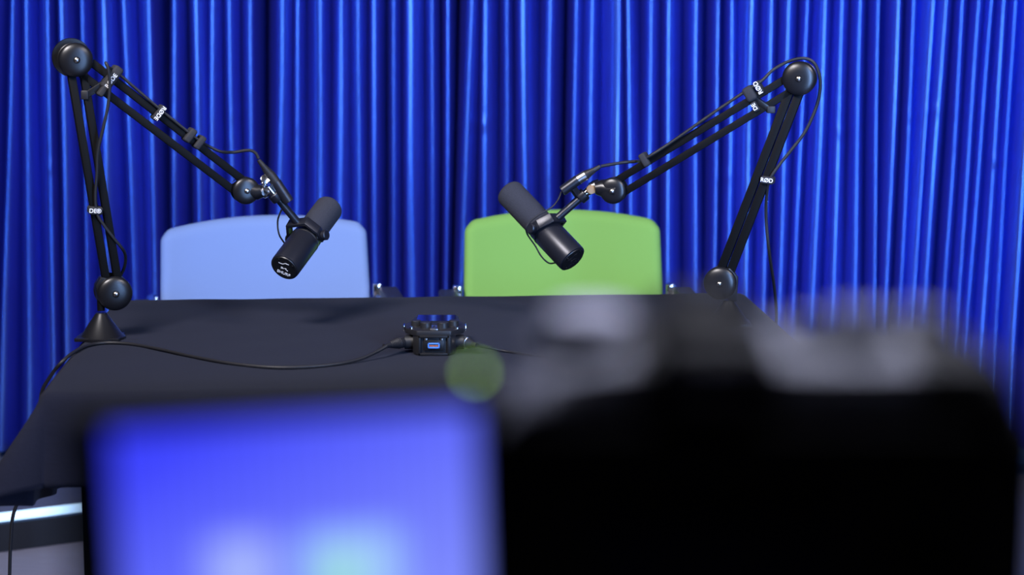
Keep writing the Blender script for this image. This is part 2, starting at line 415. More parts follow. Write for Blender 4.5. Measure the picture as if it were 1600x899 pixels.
# ------------------------------------------------------------ boom arms
def dome(mb, o, ax, r, h):
    prof = [(0, r*0.96), (h*0.10, r), (h*0.22, r*0.995)]
    for k in range(1, 9):
        a = k/9*math.pi/2; prof.append((h*(0.22+0.70*math.sin(a)), r*(0.25+0.745*math.cos(a))))
    prof.append((h*0.93, r*0.2)); prof.append((h*0.85, r*0.17)); prof.append((h*0.85, 0.0001))
    mb.lathe(prof, o, ax, 48)

def joint(parent, name, o, ax, r, th, tilt=0.0):
    m = MB(); dome(m, o + ax*th*0.5, ax, r, r*0.42); dome(m, o - ax*th*0.5, -ax, r*0.96, r*0.30)
    m.lathe([(-th/2, r*0.8), (th/2, r*0.8)], o, ax, 32)
    j = m.build(name, M['arm'], parent)
    s = MB(); s.lathe([(0, 0.0048), (0.0025, 0.0048), (0.004, 0.0036), (0.005, 0.0015)], o + ax*(th*0.5+r*0.355), ax, 20)
    s.build('bolt', M['silver'], j)
    # slotted ring of the rear clamp plate
    return j

def strap(parent, c, d, n, wdt, w_, h_, txt, size, flip=1, off=0.0, lx=None):
    """velcro strap: d along the arm, n toward viewer, wraps w_ (across) x h_ (deep)"""
    d = d.normalized(); n = (n - d*n.dot(d)).normalized(); a = d.cross(n)
    rot = Matrix((d, a, n)).transposed()
    s = MB().box(c, (wdt, w_, h_), rot, min(wdt, w_, h_)*0.28, 3).build('cable_strap', M['strap'], parent)
    if txt:
        x = a*flip; y = n.cross(x)
        text('lettering', txt, size, c + n*(h_/2+0.0003) + x*off, x, y, M['white'], s)
    return s

def arm_thing(label, A, J0px, J1px, J2px, Y0, basepx, base_r):
    A = V(A).normalized()
    J0 = P(J0px[0], J0px[1], Y0)
    J1 = PP(J1px[0], J1px[1], J0, A); J2 = PP(J2px[0], J2px[1], J0, A)
    bx = PP(basepx[0], J0px[1], J0, A); foot = V((bx.x, bx.y, TOP))
    t = thing('boom_arm', label, 'microphone arm', foot)
    return t, A, J0, J1, J2, foot

def tubes(parent, a, b, A, gap_a, gap_b, w_, ra, rb, name='arm_tube'):
    d = (b-a).normalized(); s = d.cross(A).normalized()
    out = []
    for sg in (-1, 1):
        p0 = a + s*sg*gap_a + d*ra; p1 = b + s*sg*gap_b - d*rb
        out.append((p0, p1))
        MB().bar(p0, p1, 0.017, w_, up=s, bev=0.0018).build(name, M['tube'], parent)
    return d, s

# ---- left arm
Y0 = 3.47
t, A, J0, J1, J2, foot = arm_thing('black spring boom arm standing at the left end of the table', (0.37, -1, 0), (178, 457), (117, 93), (382, 297), Y0, (157, 0), 0.035)
MB().lathe([(0, 0.041), (0.004, 0.041), (0.006, 0.037), (0.043, 0.0115), (0.046, 0.009)], foot, (0, 0, 1), 48).build('cone_base', M['arm'], t)
MB().prism([(-0.040, -0.03), (0.038, -0.03), (0.038, 0.03), (-0.040, 0.03)], foot + V((-0.002, -0.004, 0.003)), (1, 0, 0), (0, 1, 0), 0.006, 0.001).build('base_plate', M['arm'], t)
jz = J0.z
MB().lathe([(0.05, 0.0065), (jz-foot.z+0.012, 0.0065)], foot, (0, 0, 1), 20).build('stem', M['tube'], t)
bd = V((A.y, -A.x, 0)) * -1   # horizontal along the arm plane, pointing right
MB().prism([(-0.006, -0.012), (0.028, -0.028), (0.046, -0.012), (0.046, 0.02), (0.0, 0.03), (-0.010, 0.015)], V((foot.x, foot.y, jz)), bd, (0, 0, 1), 0.022, 0.002).build('pivot_bracket', M['arm'], t)
joint(t, 'base_joint', J0, A, 0.0305, 0.022)
d1, s1 = tubes(t, J0, J1, A, 0.010, 0.0105, 0.0135, 0.018, 0.020)
joint(t, 'elbow_joint', J1, A, 0.0295, 0.022)
MB().lathe([(-0.021, 0.0325), (-0.013, 0.0335), (-0.011, 0.0325)], J1 + V((-0.004, 0, 0.003)), A, 48).build('hinge_ring', M['arm'], t)
MB().lathe([(-0.024, 0.030), (-0.016, 0.031), (-0.014, 0.030)], J0 + V((-0.002, 0, 0.002)), A, 48).build('hinge_ring', M['arm'], t)
d2, s2 = tubes(t, J1, J2, A, 0.0135, 0.0125, 0.0135, 0.024, 0.016)
joint(t, 'head_joint', J2, A, 0.0245, 0.024)
MB().tube([J2 + d1*0.0 , J2 + cf(0.026, -0.004, -0.004)*1.0, J2 + cf(0.034, -0.002, -0.006)], [0.019, 0.014, 0.011], n=20, smooth=1).build('head_neck', M['arm'], t)
# clamp stub near the elbow
q1 = PP(134, 148, J0, A); q2 = PP(182, 118, J0, A)
MB().bar(q1, q2, 0.02, 0.012, bev=0.002).build('stop_bracket', M['arm'], t)
MB().box(q1, (0.013, 0.022, 0.016), None, 0.002).build('stop_bumper', M['rubber'], t)
nv = -FW
def onarm(px, py): return PP(px, py, J0, A)
strap(t, onarm(173, 121) + A*0.004, d2, A, 0.018, 0.046, 0.036, '', 0)
st = strap(t, onarm(166, 131) + A*0.006, d2, A, 0.011, 0.050, 0.036, 'RØDE', 0.0105, -1, 0.008)
strap(t, onarm(247, 176) + A*0.004, d2, A, 0.012, 0.030, 0.030, 'RØDE', 0.0105, 1, 0.0)
strap(t, onarm(295, 211) + A*0.004, d2, A, 0.013, 0.027, 0.032, '', 0)
strap(t, onarm(310, 222) + A*0.004, d2, A, 0.012, 0.026, 0.032, '', 0)
strap(t, onarm(148, 328) + A*0.003, V((0.1, 0, 1)), A, 0.014, 0.024, 0.030, 'DE®', 0.0105, 1, -0.002)
MB().tube([onarm(371, 290), onarm(366, 284)], 0.007, smooth=1).build('chrome_pin', M['chrome'], t)
LJ = dict(J0=J0, J1=J1, J2=J2, A=A, foot=foot)

# ---- right arm
t, A, J0, J1, J2, foot = arm_thing('black spring boom arm standing at the right end of the table', (-0.27, -1, 0), (1127, 441), (1250, 122), (960, 297), 3.60, (1139, 0), 0.035)
MB().lathe([(0, 0.041), (0.004, 0.041), (0.006, 0.037), (0.043, 0.0115), (0.046, 0.009)], foot, (0, 0, 1), 48).build('cone_base', M['arm'], t)
MB().prism([(-0.045, -0.03), (0.04, -0.03), (0.04, 0.03), (-0.045, 0.03)], foot + V((0.0, -0.004, 0.003)), (1, 0, 0), (0, 1, 0), 0.006, 0.001).build('base_plate', M['arm'], t)
jz = J0.z
MB().lathe([(0.05, 0.0065), (jz-foot.z+0.012, 0.0065)], foot, (0, 0, 1), 20).build('stem', M['tube'], t)
MB().prism([(0.014, -0.035), (0.016, 0.012), (0.0, 0.028), (-0.028, 0.02), (-0.028, -0.012), (-0.010, -0.028)], V((foot.x, foot.y, jz)), (1, 0, 0), (0, 0, 1), 0.022, 0.002).build('pivot_bracket', M['arm'], t)
joint(t, 'base_joint', J0, A, 0.0305, 0.022)
d1r, s1r = tubes(t, J0, J1, A, 0.0085, 0.0085, 0.0155, 0.018, 0.018)
joint(t, 'elbow_joint', J1, A, 0.0305, 0.022)
d2r, s2r = tubes(t, J1, J2, A, 0.012, 0.0128, 0.0135, 0.022, 0.014)
joint(t, 'head_joint', J2, A, 0.0245, 0.024)
MB().tube([J2, J2 + cf(-0.026, 0.004, 0.0), J2 + cf(-0.036, 0.003, 0.0)], [0.0235, 0.015, 0.011], n=20, smooth=1).build('head_neck', M['arm'], t)
q1 = PP(1204, 171, J0, A); q2 = PP(1168, 146, J0, A)
MB().bar(q1, q2, 0.02, 0.010, bev=0.002).build('stop_bracket', M['arm'], t)
MB().box(q1, (0.015, 0.022, 0.013), None, 0.002).build('stop_bumper', M['rubber'], t)
def onarm2(px, py): return PP(px, py, J0, A)
strap(t, onarm2(1173, 146) + A*0.003, d2r, A, 0.020, 0.028, 0.034, '', 0)
strap(t, onarm2(1187, 136) + A*0.003, d2r, A, 0.010, 0.024, 0.034, 'RØD', 0.0115, 1, 0.000)
strap(t, onarm2(1181, 166) + A*0.002, d2r, A, 0.011, 0.019, 0.028, 'DE', 0.0105, 1, 0.000)
strap(t, onarm2(1009, 249) + A*0.003, d2r, A, 0.013, 0.026, 0.032, '', 0)
strap(t, onarm2(1200, 281) + A*0.002, V((0.1, 0, 1)), A, 0.014, 0.024, 0.030, 'RØD', 0.0105, 1, 0.0)
RJ = dict(J0=J0, J1=J1, J2=J2, A=A, foot=foot)

# ------------------------------------------------------------ microphones
def microphone(label, piv, a, b, c, sw, sockA, sockB, right):
    a = a.normalized(); b = (b - a*b.dot(a)).normalized(); c = (c - b*c.dot(b)).normalized()
    t = thing('microphone', label, 'microphone', piv)
    rb, rf = (0.0288, 0.0272) if right else (0.0272, 0.0262)
    fl = 0.010 if right else 0.0
    # body barrel behind the pivot
    bl = 0.0 if right else 0.006
    MB().lathe([(-0.088-bl, rb*0.93), (-0.087-bl, rb*0.98), (-0.083-bl, rb), (-0.015, rb), (-0.012, rb*0.97), (0.004, rb*0.97), (0.006, rb*0.9)], piv, a, 56).build('body', M['mic'], t)
    MB().lathe([(-0.0125, rb*1.005), (-0.011, rb*1.012), (-0.009, rb*1.005)], piv, a, 56).build('trim_ring', M['silver'] if not right else M['mic'], t)
    prof = [(0.004, rf*0.92), (0.008, rf*0.99), (0.012, rf)]
    prof += [(0.090+fl, rf)] + [(0.090+fl+0.012*math.sin(k/6*math.pi/2), rf-0.012+0.012*math.cos(k/6*math.pi/2)) for k in range(1, 7)] + [(0.1025+fl, 0.0001)]
    MB().lathe(prof, piv, a, 56).build('foam_windscreen', M['foam'], t)
    pe = MB().lathe([(-0.0895-bl, rb*0.86), (-0.0875-bl, rb*0.90)], piv, a, 56).build('end_plate', M['plate'], t)
    # printed marks and switch slots on the end plate
    e = piv - a*(0.0898+bl)
    ux = (RT - a*RT.dot(a)).normalized(); uy = (-a).cross(ux)
    if not right: ux = (Matrix.Rotation(R(12), 3, a) @ ux); uy = (-a).cross(ux)
    text('lettering', 'SHURE', 0.0088, e + uy*-0.0125 + ux*0.001, ux, uy, M['white'] if not right else M['mic'], pe)
    sy = MB()
    for (x0, y0, x1, y1) in ((-0.012, 0.006, -0.004, 0.006), (-0.004, 0.006, 0.001, 0.010), (0.001, 0.010, 0.008, 0.010), (-0.006, -0.002, -0.002, -0.002), (0.001, -0.002, 0.005, -0.002), (-0.006, -0.005, 0.0, -0.0035), (0.003, -0.0035, 0.008, -0.0055)):
        sy.bar(e + ux*x0 + uy*(y0+0.002), e + ux*x1 + uy*(y1+0.002), 0.0010, 0.0004, up=-a)
    sy.build('switch_marks', M['white'] if not right else M['mic'], pe)
    for ang in (40, 130, 220, 310):
        p_ = e + (ux*math.cos(R(ang)) + uy*math.sin(R(ang)))*rb*0.72
        MB().lathe([(-0.0004, 0.0018), (0.0008, 0.0018), (0.001, 0.0012)], p_, -a, 12).build('screw', M['steel'], pe)
    # yoke: crossbar plus two legs bent down to the pivots
    cb = 0.040; hw = 0.0345
    dd = a.cross(b) if (a.cross(b)).dot(c) > 0 else -a.cross(b)
    y = MB()
    pts = [(-hw, -0.009), (-hw, 0.014), (-hw*0.62, cb), (hw*0.62, cb), (hw, 0.014), (hw, -0.009), (hw-0.004, -0.009), (hw-0.004, 0.012), (hw*0.56, cb-0.005), (-hw*0.56, cb-0.005), (-hw+0.004, 0.012), (-hw+0.004, -0.009)]
    y.prism(pts, piv, b, c, 0.018, 0.0008)
    yk = y.build('yoke', M['mic'], t)
    for sg in (-1, 1):
        MB().lathe([(rb*0.9, 0.009), (0.029, 0.009), (0.0305, 0.0072), (0.0365, 0.0072), (0.037, 0.0095), (0.043, 0.0095), (0.0445, 0.008)], piv, b*sg, 28).build('pivot_knob', M['mic'], t)
    top = piv + c*(cb-0.002)
    MB().tube([top, sw], 0.0072, n=20, smooth=1).build('yoke_stem', M['mic'], t)
    dd2 = (sw-top).normalized()
    MB().lathe([(-0.014, 0.0115), (-0.012, 0.0125), (0.0, 0.0125), (0.002, 0.0105)], sw, dd2, 28).build('thread_collar', M['mic'], t)
    MB().lathe([(0.002, 0.008), (0.012, 0.008), (0.013, 0.010), (0.019, 0.010)], sw, dd2, 24).build('thread_adapter', M['chrome'], t)
    # built-in socket for the cable
    ds = (sockB-sockA).normalized(); L_ = (sockB-sockA).length
    MB().lathe([(0, 0.007), (0.001, 0.0095), (0.004, 0.0098), (L_, 0.0098)], sockA, ds, 28).build('socket', M['mic'], t)
    MB().bar(sockA + ds*L_*0.55, (sockA + ds*L_*0.55)*0.0 + (top+(sw-top)*0.82), 0.010, 0.012, bev=0.001).build('socket_bracket', M['mic'], t)
    return t, dict(a=a, b=b, c=c, piv=piv)

YL = 3.60
pivL = P(480, 371, YL)
swL = P(428, 303, YL-0.035)
tL, mL = microphone('black studio microphone tilted in front of the light blue chair', pivL, cf(0.064, 0.106, 0.128), cf(0.87, 0.12, -0.46), cf(-0.44, 0.70, -0.55), swL, P(452, 316, YL-0.04), P(431, 285, YL-0.04), False)
MB().tube([P(440, 328, YL-0.03), P(434, 345, YL-0.02), P(436, 366, YL-0.02), P(445, 381, YL-0.01), P(450, 388, YL)], 0.0016).build('signal_lead', M['rubber'], tL)
YR = 3.70
pivR = P(849, 357, YR)
swR = P(914, 303, YR-0.015)
tR, mR = microphone('black studio microphone tilted in front of the green chair', pivR, cf(-0.113, 0.123, 0.080), cf(-0.53, -0.08, -0.84), cf(0.70, 0.50, -0.50), swR, P(878, 299, YR-0.03), P(903, 281, YR-0.03), True)
MB().tube([P(877, 300, YR-0.03), P(872, 312, YR-0.04), P(862, 324, YR-0.05), P(842, 336, YR-0.055), P(827, 348, YR-0.055), P(822, 358, YR-0.055), P(825, 368, YR-0.04), P(836, 384, YR-0.03), P(846, 401, YR-0.03), P(857, 411, YR-0.028), P(867, 411, YR-0.02), P(874, 408, YR-0.01)], 0.0015).build('signal_lead', M['rubber'], tR)

# swivel clamps between arm heads and microphones
def swivel(label, c, ax, wing, wm, wings):
    t = thing('swivel_adapter', label, 'adapter', c)
    MB().lathe([(-0.012, 0.007), (-0.010, 0.0105), (0.0, 0.012), (0.010, 0.0105), (0.012, 0.007)], c, ax, 28).build('swivel_body', M['chrome'], t)
    w_ = MB(); w_.tube([c, wing], [0.004, 0.003], smooth=1)
    w_.build('screw_shaft', M['chrome'], t)
    k = MB(); d = (wing-c).normalized(); s = d.orthogonal().normalized()
    k.lathe([(-0.0035, 0.007), (-0.003, 0.0085), (0.003, 0.0085), (0.0035, 0.007)], wing + d*0.003, wings, 24)
    k.build('thumb_screw', wm, t)
swivel('chrome swivel adapter holding the microphone before the light blue chair', P(412, 298, YL-0.04), cf(0.8, -0.5, 0), P(414, 283, YL-0.045), M['chrome'], cf(0.3, 0.3, -1))
swivel('chrome swivel adapter with brown thumb screw, left of the right arm head', P(930, 291, YR-0.02), cf(-0.8, -0.4, 0), P(924, 296, YR-0.05), M['brass'], cf(0.2, 0.1, -1))

# ------------------------------------------------------------ cables
def cable(label, pts, r, cat='cable'):
    return tag(MB().tube(pts, r).build('audio_cable', M['rubber']), label, cat)
def plug(parent, a, b, ringmat):
    """XLR plug from a (mating face) to b (strain relief tip)"""
    d = (b-a).normalized(); L = (b-a).length
    MB().lathe([(0, 0.0092), (L*0.34, 0.0095), (L*0.35, 0.009)], a, d, 28).build('plug_ring', ringmat, parent)
    prof = [(L*0.34, 0.0088)]
    for k in range(6): prof += [(L*(0.40+0.06*k), 0.0088-0.0006*k), (L*(0.41+0.06*k), 0.0080-0.0006*k)]
    prof += [(L*0.8, 0.0048), (L, 0.0036)]
    MB().lathe(prof, a, d, 24).build('plug_sleeve', M['rubber'], parent)

# left arm cable: from the mic plug, along the upper tubes, down the lower tubes
Aq = LJ['A']; J0 = LJ['J0']
def oa(px, py, f=0.0): return PP(px, py, J0, Aq) + Aq*f
c1 = thing('audio_cable', 'thin black cable strapped along the left boom arm down to its base', 'cable', oa(197, 420, -0.016))
yq = YL-0.04
MB().tube([P(404, 248, yq), P(399, 239, yq), P(388, 235, yq), P(365, 238, 3.56), P(345, 237, 3.54), P(325, 228, 3.53), oa(310, 219, 0.011), oa(295, 208, 0.012), oa(248, 170, 0.013), oa(215, 142, 0.013), oa(180, 112, 0.013), oa(166, 104, 0.022), oa(161, 97, 0.03), oa(164, 105, 0.034), oa(167, 130, 0.032), oa(165, 160, 0.03), oa(158, 195, 0.028), oa(150, 235, 0.022),
           oa(149, 270, 0.018), oa(147, 305, 0.015), oa(150, 333, 0.014), oa(160, 350, 0.014), oa(175, 370, 0.013), oa(190, 388, 0.008), oa(197, 402, -0.006), oa(197, 420, -0.018), oa(190, 440, -0.03)], 0.0027).build('cable', M['rubber'], c1)
plug(c1, P(431, 285, yq), P(404, 250, yq), M['rubber'])
Aq2 = RJ['A']; K0 = RJ['J0']
def ob(px, py, f=0.0): return PP(px, py, K0, Aq2) + Aq2*f
c2 = thing('audio_cable', 'thin black cable looped over the right boom arm elbow and hanging beside it', 'cable', ob(1211, 512, -0.02))
yr = YR-0.03
MB().tube([P(939, 260, yr), P(955, 257, yr), P(975, 254, 3.67), P(995, 252, 3.67), ob(1010, 247, 0.013), ob(1050, 222, 0.012), ob(1110, 180, 0.012), ob(1165, 143, 0.012), ob(1190, 127, 0.012), ob(1210, 108, 0.006), ob(1235, 95, -0.004), ob(1258, 92, -0.012), ob(1273, 103, -0.016), ob(1280, 130, -0.018), ob(1275, 165, -0.014), ob(1258, 205, -0.008), ob(1236, 235, 0.0), ob(1218, 258, 0.008), ob(1204, 280, 0.012),
           ob(1198, 305, 0.0), ob(1196, 345, -0.01), ob(1200, 400, -0.02), P(1210, 450, 3.68), P(1213, 490, 3.73), P(1214, 530, 3.76), V((0.530, 3.76, 0.60)), V((0.532, 3.76, 0.3)), V((0.535, 3.76, 0.03)), V((0.58, 3.75, 0.004)), V((0.75, 3.70, 0.004))], 0.0029).build('cable', M['rubber'], c2)
plug(c2, P(903, 281, yr), P(938, 260, yr), M['silver'])

# ------------------------------------------------------------ recorder on the table
near = PZ(678, 556, TOP); rx = V((1, 0, 0)); ryv = V((0, 1, 0))
rc = thing('audio_recorder', 'small black audio recorder lying on the middle of the black tablecloth', 'recorder', near)
def Q(x, y, z): return near + V((x, y, z))
MB().prism([(-0.028, 0), (0.028, 0), (0.036, 0.014), (0.040, 0.075), (0.037, 0.148), (-0.037, 0.148), (-0.040, 0.075), (-0.036, 0.014)], Q(0, 0, 0.017), rx, ryv, 0.034, 0.003).build('case', M['recorder'], rc)
MB().prism([(-0.029, 0.001), (0.029, 0.001), (0.050, 0.030), (0.052, 0.072), (0.040, 0.090), (0.038, 0.148), (-0.038, 0.148), (-0.040, 0.090), (-0.052, 0.072), (-0.050, 0.030)], Q(0, 0, 0.0375), rx, ryv, 0.010, 0.002).build('top_panel', M['recorder'], rc)
# front opening with blue socket
fr = MB()
for x0, x1, z0, z1 in ((-0.0265, 0.0265, 0.031, 0.035), (-0.0265, 0.0265, 0.001, 0.005), (-0.0265, -0.0225, 0.001, 0.035), (0.0225, 0.0265, 0.001, 0.035)):
    fr.box(Q((x0+x1)/2, -0.002, (z0+z1)/2), (x1-x0, 0.006, z1-z0), None, 0.0008)
fr.build('socket_surround', M['steel'], rc)
MB().box(Q(0, -0.001, 0.018), (0.034, 0.004, 0.018), None, 0.001).build('socket_block', M['plate'], rc)
u = MB()
for x0, x1, z0, z1 in ((-0.010, 0.010, 0.0205, 0.0225), (-0.010, 0.010, 0.0135, 0.0155), (-0.010, -0.008, 0.0135, 0.0225), (0.008, 0.010, 0.0135, 0.0225)):
    u.box(Q((x0+x1)/2, -0.004, (z0+z1)/2), (x1-x0, 0.004, z1-z0), None, 0.0005)
us_ = u.build('multi_pin_socket', M['usb'], rc)
MB().box(Q(0, -0.0035, 0.0192), (0.015, 0.002, 0.0016)).build('contact', M['silver'], us_)
MB().box(Q(0, -0.0035, 0.0175), (0.015, 0.002, 0.0012)).build('contact', M['orange'], us_)
MB().box(Q(0, -0.0035, 0.0160), (0.015, 0.002, 0.0012)).build('contact', M['silver'], us_)
for sx in (-1, 1):
    MB().box(Q(sx*0.0135, -0.003, 0.028), (0.004, 0.002, 0.004), None, 0.0005).build('latch', M['silver'], rc)
    MB().lathe([(0, 0.010), (0.009, 0.0095), (0.010, 0.0085)], Q(sx*0.0145, 0.030, 0.0425), (0, 0, 1), 28).build('gain_knob', M['recorder'], rc)
    MB().lathe([(0, 0.009), (0.008, 0.0085), (0.009, 0.0075)], Q(sx*0.032, 0.052, 0.0425), (0, 0, 1), 28).build('gain_knob', M['recorder'], rc)
    MB().lathe([(0, 0.0030), (0.003, 0.0028), (0.0035, 0.002)], Q(sx*0.039, 0.021, 0.0425), (0, 0, 1), 16).build('silver_screw', M['chrome'], rc)
    MB().lathe([(0, 0.0022), (0.003, 0.002)], Q(sx*0.026, 0.060, 0.0425), (0, 0, 1), 16).build('silver_screw', M['chrome'], rc)
    MB().box(Q(sx*0.0525, 0.048, 0.040), (0.003, 0.022, 0.010), None, 0.001).build('side_rail', M['chrome'], rc)
    MB().lathe([(0, 0.0125), (0.016, 0.0125), (0.017, 0.0115)], Q(sx*0.034, 0.030, 0.018), (sx, 0, 0), 32).build('input_socket', M['recorder'], rc)
MB().box(Q(0, 0.024, 0.0435), (0.013, 0.036, 0.003), None, 0.001).build('centre_plate', M['silver'], rc)
for y_ in (0.016, 0.026):
    MB().lathe([(0, 0.0016), (0.002, 0.0014)], Q(0, y_, 0.045), (0, 0, 1), 12).build('button', M['plate'], rc)
MB().box(Q(0, 0.112, 0.0435), (0.066, 0.060, 0.003), ).build('display', M['screenoff'], rc, smooth=False)
# cable into the left side, running left over the table edge to the floor
c3 = thing('audio_cable', 'long black cable curving from the recorder over the left table edge to the floor', 'cable', PZ(400, 573, TOP))
zc = TOP+0.003
def pz(px, py, dz=0.0): return PZ(px, py, zc+dz)
wl = [pz(604, 541, 0.016), pz(590, 549, 0.010), pz(560, 562, 0.002), pz(520, 570), pz(470, 574), pz(420, 574), pz(360, 568), pz(300, 557), pz(250, 546), pz(205, 538), pz(165, 536), pz(135, 541), pz(112, 553)]
drop = [P(92, 571, 3.28), P(77, 591, 3.32), P(66, 611, 3.36), P(62, 640, 3.38), P(56, 700, 3.40), P(40, 760, 3.40), P(22, 800, 3.40), P(17, 840, 3.40), P(15, 899, 3.40)]
e_ = drop[-1]
MB().tube(wl + drop + [V((e_.x-0.004, 3.40, 0.25)), V((e_.x-0.01, 3.40, 0.02)), V((e_.x-0.10, 3.43, 0.0035)), V((e_.x-0.3, 3.5, 0.0035))], 0.0031, n=12).build('cable', M['rubber'], c3)
plug(c3, Q(-0.050, 0.030, 0.018), pz(600, 541, 0.016), M['rubber'])
c4 = thing('audio_cable', 'black cable leaving the recorder towards the right with a silver plug', 'cable', PZ(810, 551, TOP))
MB().tube([pz(742, 540, 0.014), pz(765, 544, 0.006), pz(790, 549), pz(830, 555), pz(900, 562), pz(990, 566), pz(1080, 560)], 0.0022).build('cable', M['rubber'], c4)
plug(c4, Q(0.050, 0.030, 0.018), pz(745, 540, 0.014), M['silver'])
# ------------------------------------------------------------ foreground camera and monitor (far out of focus)
YC = 0.60                                  # back face of the camera
def F(px, py, dy=0.0):                     # a point on / behind the camera's back face
    return P(px, py, YC+dy)
s_ = YC/FPX/math.cos(PITCH)
xl, xr = P(772, 700, YC).x, P(1592, 625, YC).x
zt = P(1100, 628, YC).z; zb_ = zt - 0.108
cc = thing('video_camera', 'large black camera close to the viewer, seen from behind and out of focus', 'camera', ((xl+xr)/2, YC+0.03, zb_))
bw = xr-xl; cx = (xl+xr)/2
# body: profile seen from the side (y depth, z height), chamfered top-back
prof = [(0, 0), (0, 0.100), (0.006, 0.104), (0.060, 0.104), (0.066, 0.100), (0.066, 0)]
q = MB(); q.prism(prof, (cx, YC, zb_), (0, 1, 0), (0, 0, 1), bw, 0.004); q.build('body', M['cam'], cc)
def cx_(px): return P(px, 600, YC+0.03).x
def cz_(py, dy=0.03): return P(1100, py, YC+dy).z
# grip on the right
q = MB(); q.box((cx_(1562), YC+0.060, zb_+0.048), (0.032, 0.070, 0.100), None, 0.012, 4); q.build('grip', M['cam'], cc)
# sculpted top shell: (pixel column, front-edge row, back-edge row) of its outline
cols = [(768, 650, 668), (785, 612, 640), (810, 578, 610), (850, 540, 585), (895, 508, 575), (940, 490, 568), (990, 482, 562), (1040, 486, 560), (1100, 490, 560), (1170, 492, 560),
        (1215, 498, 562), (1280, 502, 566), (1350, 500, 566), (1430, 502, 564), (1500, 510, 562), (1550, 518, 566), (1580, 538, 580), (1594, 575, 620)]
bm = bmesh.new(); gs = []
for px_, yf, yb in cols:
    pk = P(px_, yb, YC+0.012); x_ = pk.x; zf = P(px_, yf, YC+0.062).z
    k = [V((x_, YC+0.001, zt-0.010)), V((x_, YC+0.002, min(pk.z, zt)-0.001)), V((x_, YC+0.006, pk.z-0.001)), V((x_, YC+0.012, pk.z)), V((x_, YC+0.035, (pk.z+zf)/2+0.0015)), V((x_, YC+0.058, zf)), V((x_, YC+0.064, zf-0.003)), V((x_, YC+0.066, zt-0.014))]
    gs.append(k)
bm.free()
def shell(sec, nm, m_):
    bm = bmesh.new(); gv = [[bm.verts.new(p_) for p_ in k] for k in sec]
    for A_s, B_s in zip(gv, gv[1:]):
        for k in range(7): bm.faces.new((A_s[k], A_s[k+1], B_s[k+1], B_s[k]))
        bm.faces.new((A_s[7], A_s[0], B_s[0], B_s[7]))
    bm.faces.new(gv[0]); bm.faces.new(gv[-1][::-1])
    q = MB(); q.bm.free(); q.bm = bm; q.build(nm, m_, cc, angle=50)
shell(gs[:7], 'top_shell', M['camtop']); shell(gs[6:11], 'shell_shaded_middle', M['cam']); shell(gs[10:14], 'top_shell', M['camtop']); shell(gs[13:], 'shell_shaded_right', M['cam'])  # middle and right slices of one shell, their shade painted with the darker black
q = MB(); q.prism([(cx_(990), zt), (cx_(1020), cz_(505)), (cx_(1045), cz_(478)), (cx_(1150), cz_(478)), (cx_(1175), cz_(505)), (cx_(1210), zt)], (0, YC+0.036, 0), (1, 0, 0), (0, 0, 1), 0.054, 0.003); q.build('viewfinder_hump', M['black'], cc)
q = MB(); q.box((cx_(1102), YC+0.004, cz_(585, 0)), (0.036, 0.020, 0.022), None, 0.006, 4); e_ = q.build('eyecup', M['cam'], cc)
MB().box((cx_(1102), YC-0.0065, cz_(585, 0)), (0.022, 0.003, 0.012), None, 0.001).build('eyepiece_glass', M['glass'], e_)
q = MB()
for sx in (-1, 1): q.box((cx_(1102)+sx*0.009, YC+0.035, cz_(483)+0.001), (0.003, 0.020, 0.004))
q.box((cx_(1102), YC+0.035, cz_(485)+0.0005), (0.020, 0.020, 0.002)); q.build('hot_shoe', M['black'], cc)
# dials
def dial(px, py_top, r, h, name, ridg=True, dy=0.03, dm='camtop'):
    top = P(px, py_top, YC+dy)
    m = MB(); m.lathe([(-h, r), (-h*0.12, r), (0, r*0.93), (0.0, 0.0001)][:3], top, (0, 0, 1), 40)
    for k in range(24 if ridg else 0):
        a = k/24*2*math.pi
        m.box(top + V((math.cos(a)*r, math.sin(a)*r, -h*0.5)), (0.0014, 0.0014, h*0.75), Matrix.Rotation(a, 3, 'Z'))
    return m.build(name, M[dm], cc)
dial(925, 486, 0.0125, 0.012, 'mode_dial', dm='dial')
dial(858, 530, 0.0075, 0.012, 'drive_button', False)
dial(1340, 490, 0.011, 0.010, 'command_dial')
dial(1262, 500, 0.007, 0.012, 'record_button', False)
dial(1440, 488, 0.009, 0.010, 'shutter_dial', True, 0.05)
# lens pointing at the set
lc = V((cx_(1102), YC+0.062, zb_+0.055))
q = MB(); q.lathe([(0, 0.036), (0.010, 0.036), (0.012, 0.038), (0.050, 0.038), (0.052, 0.040), (0.075, 0.040), (0.078, 0.037), (0.076, 0.032), (0.060, 0.030)], lc, (0, 1, 0), 56); q.build('lens', M['cam'], cc)
MB().lathe([(0.060, 0.030), (0.064, 0.020), (0.066, 0.0005)], lc, (0, 1, 0), 40).build('lens_glass', M['glass'], cc)
# rear screen and buttons on the back face
MB().box((cx-0.012, YC-0.001, zb_+0.045), (0.078, 0.004, 0.054), None, 0.001).build('rear_screen', M['glass'], cc)
MB().lathe([(0, 0.015), (0.003, 0.015), (0.004, 0.012)], (cx+0.052, YC+0.001, zb_+0.045), (0, -1, 0), 36).build('rear_wheel', M['cam'], cc)
for k in range(3): MB().lathe([(0, 0.003), (0.002, 0.003)], (cx+0.045+0.008*k, YC+0.001, zb_+0.080), (0, -1, 0), 16).build('button', M['cam'], cc)
